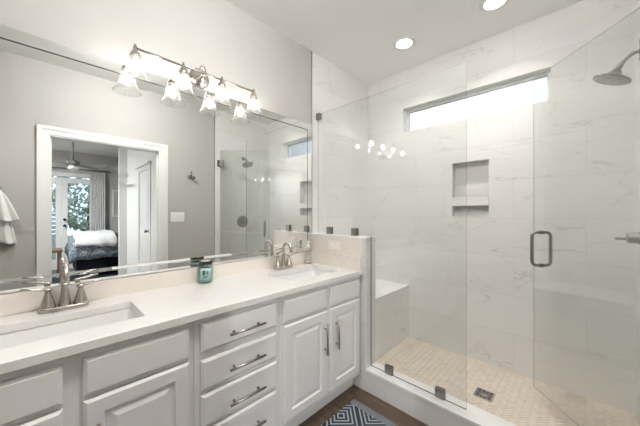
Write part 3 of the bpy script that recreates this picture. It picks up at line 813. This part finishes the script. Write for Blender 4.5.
# robe hooks
def hook(y, z, label):
    r = empty('robe_hook', (W, y, z), label, 'hook', 'robe hooks on the grey wall')
    MB().lathe([(0.030, 0.0003), (0.030, 0.006), (0.018, 0.013)], (W, y, z), (-1, 0, 0)).build('rosette', M['steel'], r)
    m = MB().tube([(W - 0.008, y, z), (W - 0.030, y, z - 0.004), (W - 0.045, y, z + 0.012), (W - 0.050, y, z + 0.050)], [0.010, 0.009, 0.008, 0.008], n=12)
    m.ball((W - 0.050, y, z + 0.054), 0.012)
    m.tube([(W - 0.026, y, z - 0.004), (W - 0.034, y + 0.018, z - 0.022), (W - 0.050, y + 0.030, z - 0.026), (W - 0.056, y + 0.034, z - 0.012)], 0.009, n=12)
    m.ball((W - 0.056, y + 0.034, z - 0.009), 0.013)
    m.build('prong', M['steel'], r)
    return r
hook(1.345, 1.785, 'small metal robe hook between the doorway and the shower, seen in the mirror')
hook(-0.285, 1.548, 'small metal hook holding the white towel')

# towel on its hook
def towel():
    r = empty('towel', (W - 0.06, -0.285, 1.03), 'white towel hanging on a hook left of the doorway', 'towel')
    def layer(ztop, zbot, w0, w1, off, ph, name):
        nu, nv = 40, 26; vs = []; fs = []
        for j in range(nv + 1):
            t = j / nv
            w = w0 + (w1 - w0) * (t ** 0.75)
            for i in range(nu + 1):
                u = -1 + 2 * i / nu
                fold = (0.004 + 0.016 * t) * math.sin(u * 8.5 + ph) + 0.006 * t * math.sin(u * 17 + 2 * ph)
                zz = ztop + (zbot - ztop) * t - 0.05 * (1 - t) * u * u + 0.012 * t * math.sin(u * 5 + ph)
                xx = W - 0.030 - off - 0.026 * math.sqrt(max(0, 1 - u * u)) * (1 - 0.5 * t) + fold
                vs.append((xx, -0.285 + u * w, zz))
        for j in range(nv):
            for i in range(nu):
                a = j * (nu + 1) + i; fs.append((a, a + 1, a + nu + 2, a + nu + 1))
        MB().add(vs, fs, True).build(name, M['towel'], r, solid=0.006)
    layer(1.530, 1.045, 0.035, 0.128, 0.0, 0.4, 'back_layer')
    layer(1.545, 1.250, 0.040, 0.146, 0.030, 1.7, 'front_layer')
towel()

# rug
RX0, RX1, RY0, RY1 = 0.570, 1.180, 0.30, 1.531
m = MB().box(RX0, RX1, RY0, RY1, 0.0005, 0.009)
tag(m.build('rug', rug_mat(RX0, RX1, RY0, RY1), bevel=0.003), 'navy and pale grey diamond-pattern rug on the wood floor', 'rug')

# ------------------------------------------------------------------ bedroom beyond the doorway (seen in the mirror)
BW = W + WT
MB().box(BW, BX + WT, BY0, BY1, -0.06, 0.0).build('floor_bedroom', M['carpet'], kind='structure')
MB().box(BW, BX + WT, BY0 - WT, BY1 + WT, H, H + 0.1).build('ceiling_bedroom', M['ceiling'], kind='structure')
MB().box(BW, BX + WT, BY0 - WT, BY0, -0.06, H).build('wall_bedroom_left', M['bed_paint'], kind='structure')
MB().box(BW, BX + WT, BY1, BY1 + WT, -0.06, H).build('wall_bedroom_right', M['bed_paint'], kind='structure')
MB().box(W, BW, BY0 - WT, YR - WT, -0.06, H).box(W, BW, D + WT + 0.05, BY1 + WT, -0.06, H).build('wall_bedroom_near', M['bed_paint'], kind='structure')
FY0, FY1, FZ = -0.29, 0.92, 2.16
MB().slab(0, BX, BX + WT, [BY0, FY0, FY1, BY1], [-0.06, FZ, H], {(1, 0)}).build('wall_bedroom_far', M['bed_paint'], kind='structure')
# hallway wall with a door, ending in a short return
MB().slab(1, 1.2, 1.3, [-0.06, 2.03, H], [BW, 3.27, 3.92, 4.9], {(0, 1)}).build('wall_hall', M['trim'], kind='structure')
MB().box(4.9, 5.0, 1.07, 1.3, -0.06, H).build('wall_hall_return', M['trim'], kind='structure')
m = MB()
for a, b_ in ((3.19, 3.27), (3.92, 4.0)): m.box(a, b_, 1.188, 1.2, 0, 2.03)
m.box(3.19, 4.0, 1.188, 1.2, 2.03, 2.10); m.box(3.15, 4.04, 1.150, 1.2, 2.10, 2.13)
m.build('trim_8', M['trim'], kind='structure')
d = MB().box(3.272, 3.918, 1.204, 1.242, 0.01, 2.027).build('door_3', M['trim'], kind='structure')
m = MB()
for z0_, z1_ in ((0.15, 0.95), (1.08, 1.90)):
    m.slab(1, 1.199, 1.2038, [z0_, z0_ + 0.02, z1_ - 0.02, z1_], [3.36, 3.38, 3.81, 3.83], {(1, 1)})
m.build('panel_moulding', M['trim'], d)
MB().lathe([(0.028, 0), (0.028, 0.006), (0.012, 0.01), (0.012, 0.03), (0.027, 0.04), (0.027, 0.055), (0.0, 0.062)], (3.33, 1.2038, 1.02), (0, -1, 0)).build('knob', M['fan'], d)

# french doors
def leaf(y0, y1, name, knob):
    x0, x1 = BX + 0.03, BX + 0.075
    st = 0.098
    d = MB().slab(0, x0, x1, [y0, y0 + st, y1 - st, y1], [0.02, 0.24, FZ - 0.145, FZ - 0.03], {(1, 1)}).build(name, M['trim'], kind='structure')
    MB().box(x0 + 0.02, x0 + 0.026, y0 + st, y1 - st, 0.24, FZ - 0.145).build('door_glass', M['win_glass'], d)
    if knob:
        m = MB()
        for zz in (1.02, 1.16):
            m.lathe([(0.030, 0), (0.030, 0.008), (0.012, 0.012), (0.012, 0.03), (0.028, 0.04), (0.028, 0.055), (0.0, 0.06)], (x0 - 0.0003, knob, zz), (-1, 0, 0), n=18)
        m.build('door_knob', M['black'], d)
leaf(FY0 + 0.012, 0.314, 'door_1', None)
leaf(0.318, FY1 - 0.012, 'door_2', 0.365)
casing(BX, -1, FY0, FY1, FZ, 0.09).build('trim_9', M['trim'], kind='structure', fix=False)

# curtain and rod
def curtain():
    y0, y1 = 0.80, 1.10; x = BX - 0.09; n = 60; vs = []; fs = []
    for zz in (0.05, 0.9, 1.7, 2.31):
        for i in range(n + 1):
            vs.append((x + 0.025 * math.sin(i * 0.85) * (1.0 if zz < 2 else 0.7), y0 + (y1 - y0) * i / n, zz))
    for j in range(3):
        for i in range(n):
            a = j * (n + 1) + i; fs.append((a, a + 1, a + n + 2, a + n + 1))
    tag(MB().add(vs, fs, True).build('curtain', M['curtain'], solid=0.004), 'white curtain panel beside the glazed bedroom doors', 'curtain')
curtain()
r = empty('curtain_rod', (BX - 0.09, 0.3, 2.34), 'dark curtain rod above the glazed bedroom doors', 'curtain rod')
MB().cyl((BX - 0.09, -0.6, 2.34), (BX - 0.09, 1.17, 2.34), 0.012).build('rod', M['fan'], r)
for y in (-0.6, 1.17): MB().ball((BX - 0.09, y, 2.34), 0.028).build('finial', M['fan'], r)
for y in (-0.5, 1.13): MB().cyl((BX - 0.001, y, 2.34), (BX - 0.09, y, 2.34), 0.008).build('bracket', M['fan'], r)

# picture by the curtain
r = empty('picture', (BX, 1.42, 1.55), 'small white framed picture on the bedroom wall beside the curtain', 'picture')
MB().slab(0, BX - 0.025, BX - 0.0005, [1.25, 1.28, 1.57, 1.60], [1.22, 1.25, 1.87, 1.90], {(1, 1)}).build('frame', M['white'], r)
MB().box(BX - 0.012, BX - 0.008, 1.28, 1.57, 1.25, 1.87).build('print', M['picture'], r)

# bed
r = empty('bed', (6.0, 1.4, 0.0), 'bed with a blue and grey patterned spread in the bedroom', 'bed')
MB().box(5.50, 6.60, 0.48, 2.40, 0.10, 0.40).build('base', M['navy'], r)
for x in (5.55, 6.55):
    for y in (0.55, 2.33): MB().box(x - 0.03, x + 0.03, y - 0.03, y + 0.03, 0.0, 0.10).build('leg', M['bench_wood'], r)
MB().box(5.45, 6.65, 0.44, 2.45, 0.40, 0.76).build('mattress', M['white'], r, bevel=0.05)
def spread():
    # draped cover: top plus hanging side and foot
    prof = [(5.36, 0.38), (5.375, 0.50), (5.39, 0.64), (5.41, 0.74), (5.47, 0.805), (5.60, 0.82), (6.0, 0.825), (6.5, 0.82), (6.66, 0.80), (6.70, 0.6)]
    ny = 44; vs = []; fs = []
    for j in range(ny + 1):
        y = 0.36 + 2.10 * j / ny
        drop = 0.0
        k = max(0.0, 1 - (y - 0.36) / 0.12)
        for i, (x, z_) in enumerate(prof):
            dz = -0.40 * k ** 2 if z_ > 0.7 else -0.08 * k
            vs.append((x + 0.012 * math.sin(j * 0.9 + i) * (1 if z_ < 0.75 else 0.2), y, z_ + dz + 0.008 * math.sin(j * 0.7 + i * 1.3)))
    n = len(prof)
    for j in range(ny):
        for i in range(n - 1):
            a = j * n + i; fs.append((a, a + n, a + n + 1, a + 1))
    return MB().add(vs, fs, True)
spread().build('bedspread', M['bedspread'], r, solid=0.012)
def throw():
    prof = [(5.345, 0.64), (5.355, 0.70), (5.375, 0.775), (5.42, 0.835), (5.52, 0.862), (5.8, 0.878), (6.1, 0.888), (6.35, 0.895)]
    ny = 40; vs = []; fs = []
    for j in range(ny + 1):
        y = 0.43 + 0.66 * j / ny
        for i, (x, z_) in enumerate(prof):
            vs.append((x + 0.010 * math.sin(j * 0.45 + i * 0.9), y + 0.03 * (i / 7) + 0.02 * math.sin(i * 1.3), z_ + 0.014 * math.sin(j * 0.33 + i) * math.sin(j * 0.12 + 1) + (0.03 * math.sin(j * 0.12) - 0.02 if i == 0 else 0)))
    n = len(prof)
    for j in range(ny):
        for i in range(n - 1):
            a = j * n + i; fs.append((a, a + n, a + n + 1, a + 1))
    return MB().add(vs, fs, True)
tag(throw().build('throw_blanket', M['towel'], solid=0.022), 'white throw blanket folded over the bedroom bed', 'blanket')

r = empty('bench', (5.85, 0.10, 0.0), 'small brown wooden bench beside the bed', 'bench')
MB().box(5.60, 6.10, -0.10, 0.28, 0.53, 0.58).build('top', M['bench_wood'], r, bevel=0.004)
for x in (5.64, 6.06):
    for y in (-0.06, 0.24): MB().box(x - 0.025, x + 0.025, y - 0.025, y + 0.025, 0.0, 0.53).build('leg', M['bench_wood'], r)
tag(MB().box(3.6, 6.5, -0.3, 2.6, 0.0005, 0.012).build('rug', M['navy'], bevel=0.004), 'dark navy rug on the bedroom floor under the bed', 'rug')

# ceiling fan
fx, fy = 5.0, 0.396
r = empty('ceiling_fan', (fx, fy, H), 'dark five-blade ceiling fan with a light in the bedroom', 'ceiling fan')
MB().lathe([(0.065, -0.0005), (0.06, -0.03), (0.02, -0.06)], (fx, fy, H)).build('canopy', M['fan'], r)
MB().cyl((fx, fy, H - 0.04), (fx, fy, 2.28), 0.012).build('rod', M['fan'], r)
MB().lathe([(0.03, 0.08), (0.09, 0.055), (0.105, 0.02), (0.09, -0.01), (0.05, -0.03)], (fx, fy, 2.21)).build('motor', M['fan'], r)
for k in range(5):
    a = 2 * PI * k / 5 + 0.75; q = MB()
    q.box(0.09, 0.16, -0.018, 0.018, -0.004, 0.004); q.prism([(-0.05, -0.004), (0.05, 0.006), (0.05, 0.012), (-0.05, 0.002)], 0, 0.15, 0.56)
    q.rot(Matrix.Rotation(a, 3, 'Z')); q.v = [(v[0] + fx, v[1] + fy, v[2] + 2.205) for v in q.v]
    q.build('blade', M['fan_blade'], r)
MB().lathe([(0.05, 0.0), (0.085, -0.02), (0.09, -0.05), (0.06, -0.085), (0.0, -0.095)], (fx, fy, 2.18)).build('light_bowl', mat('fan_bowl', (0.8, 0.79, 0.77), 0.2), r)
gx, gy = 1.05, 0.55  # dome lamp out of view, added as broad fill light
r = empty('fill_dome_light', (gx, gy, H), 'added unseen white dome lamp on the ceiling, fill light for the bathroom', 'ceiling light')
MB().lathe([(0.115, -0.0005), (0.115, -0.022), (0.10, -0.026)], (gx, gy, H), n=40).build('ceiling_ring', M['nickel'], r)
MB().lathe([(0.10, -0.027), (0.112, -0.045), (0.11, -0.075), (0.085, -0.105), (0.045, -0.12), (0.0, -0.124)], (gx, gy, H), n=40, cap0=True, cap1=False).build('fill_bowl', emission('fill_dome_glow', (1.0, 0.975, 0.95), FILL_DOME), r)
can(4.7, -0.9, 'added unseen recessed ceiling lamp near the left bedroom wall, fill light for the bedroom', FILL_W_BEDROOM, 175)  # out of view, added to brighten the bedroom

# ------------------------------------------------------------------ garden outside
MB().box(-8, 22, D + 0.8, 20, -0.5, -0.3).box(BX + WT + 0.02, 22, -14, D + 0.8, -0.3, -0.15).build('ground', M['ground'], kind='structure')
def tree(x, y, zb, hgt, cr_w, label, n=1900, leaf_s=0.095, low=0.25):
    r = empty('tree', (x, y, zb), label, 'tree', 'garden trees')
    MB().tube([(x, y, zb), (x + 0.05, y, zb + hgt * 0.3), (x - 0.03, y + 0.05, zb + hgt * 0.8)], [0.10, 0.07, 0.03], n=10).build('trunk', M['bark'], r)
    m = MB()
    for _ in range(n):
        a, e = random.uniform(0, 2 * PI), random.uniform(-1, 1)
        rad = cr_w * random.uniform(0.3, 1.0) ** 0.5
        c = Vector((x + rad * math.cos(a) * math.sqrt(1 - e * e), y + rad * math.sin(a) * math.sqrt(1 - e * e), zb + hgt * (low + 1) / 2 + e * hgt * (1 - low) / 2))
        u = Vector((random.gauss(0, 1), random.gauss(0, 1), random.gauss(0, 1))).normalized(); w = u.orthogonal().normalized()
        s = leaf_s * random.uniform(0.6, 1.3)
        m.add([c - u * s, c + w * s * 0.45, c + u * s, c - w * s * 0.45], [(0, 1, 2, 3)])
    m.build('foliage', M['leaf'], r, fix=False)
tree(9.6, 1.05, -0.15, 3.6, 1.0, 'leafy green tree seen through the right bedroom door pane')
tree(10.4, -1.1, -0.15, 3.2, 0.9, 'leafy green tree seen through the left bedroom door pane')
tree(13.2, 2.6, -0.15, 5.0, 1.5, 'tall leafy tree at the back of the garden')
tree(5.2, 6.2, -0.3, 4.6, 1.5, 'leafy green tree seen in the mirror through the strip window', 1800)

r = empty('fence', (8.7, -0.5, -0.15), 'pale grey slatted fence outside the left bedroom door pane', 'fence')
for y in (-1.6, -0.5, 0.34): MB().box(8.68, 8.72, y - 0.03, y + 0.03, -0.15, 1.35).build('post', M['fence'], r)
m = MB()
for k in range(12): m.box(8.72, 8.735, -1.62, 0.36, -0.05 + k * 0.115, 0.04 + k * 0.115)
m.build('slats', M['fence'], r)
for nm in ('bed', 'bench', 'throw_blanket'): bpy.data.objects[nm].location.z += 0.0125
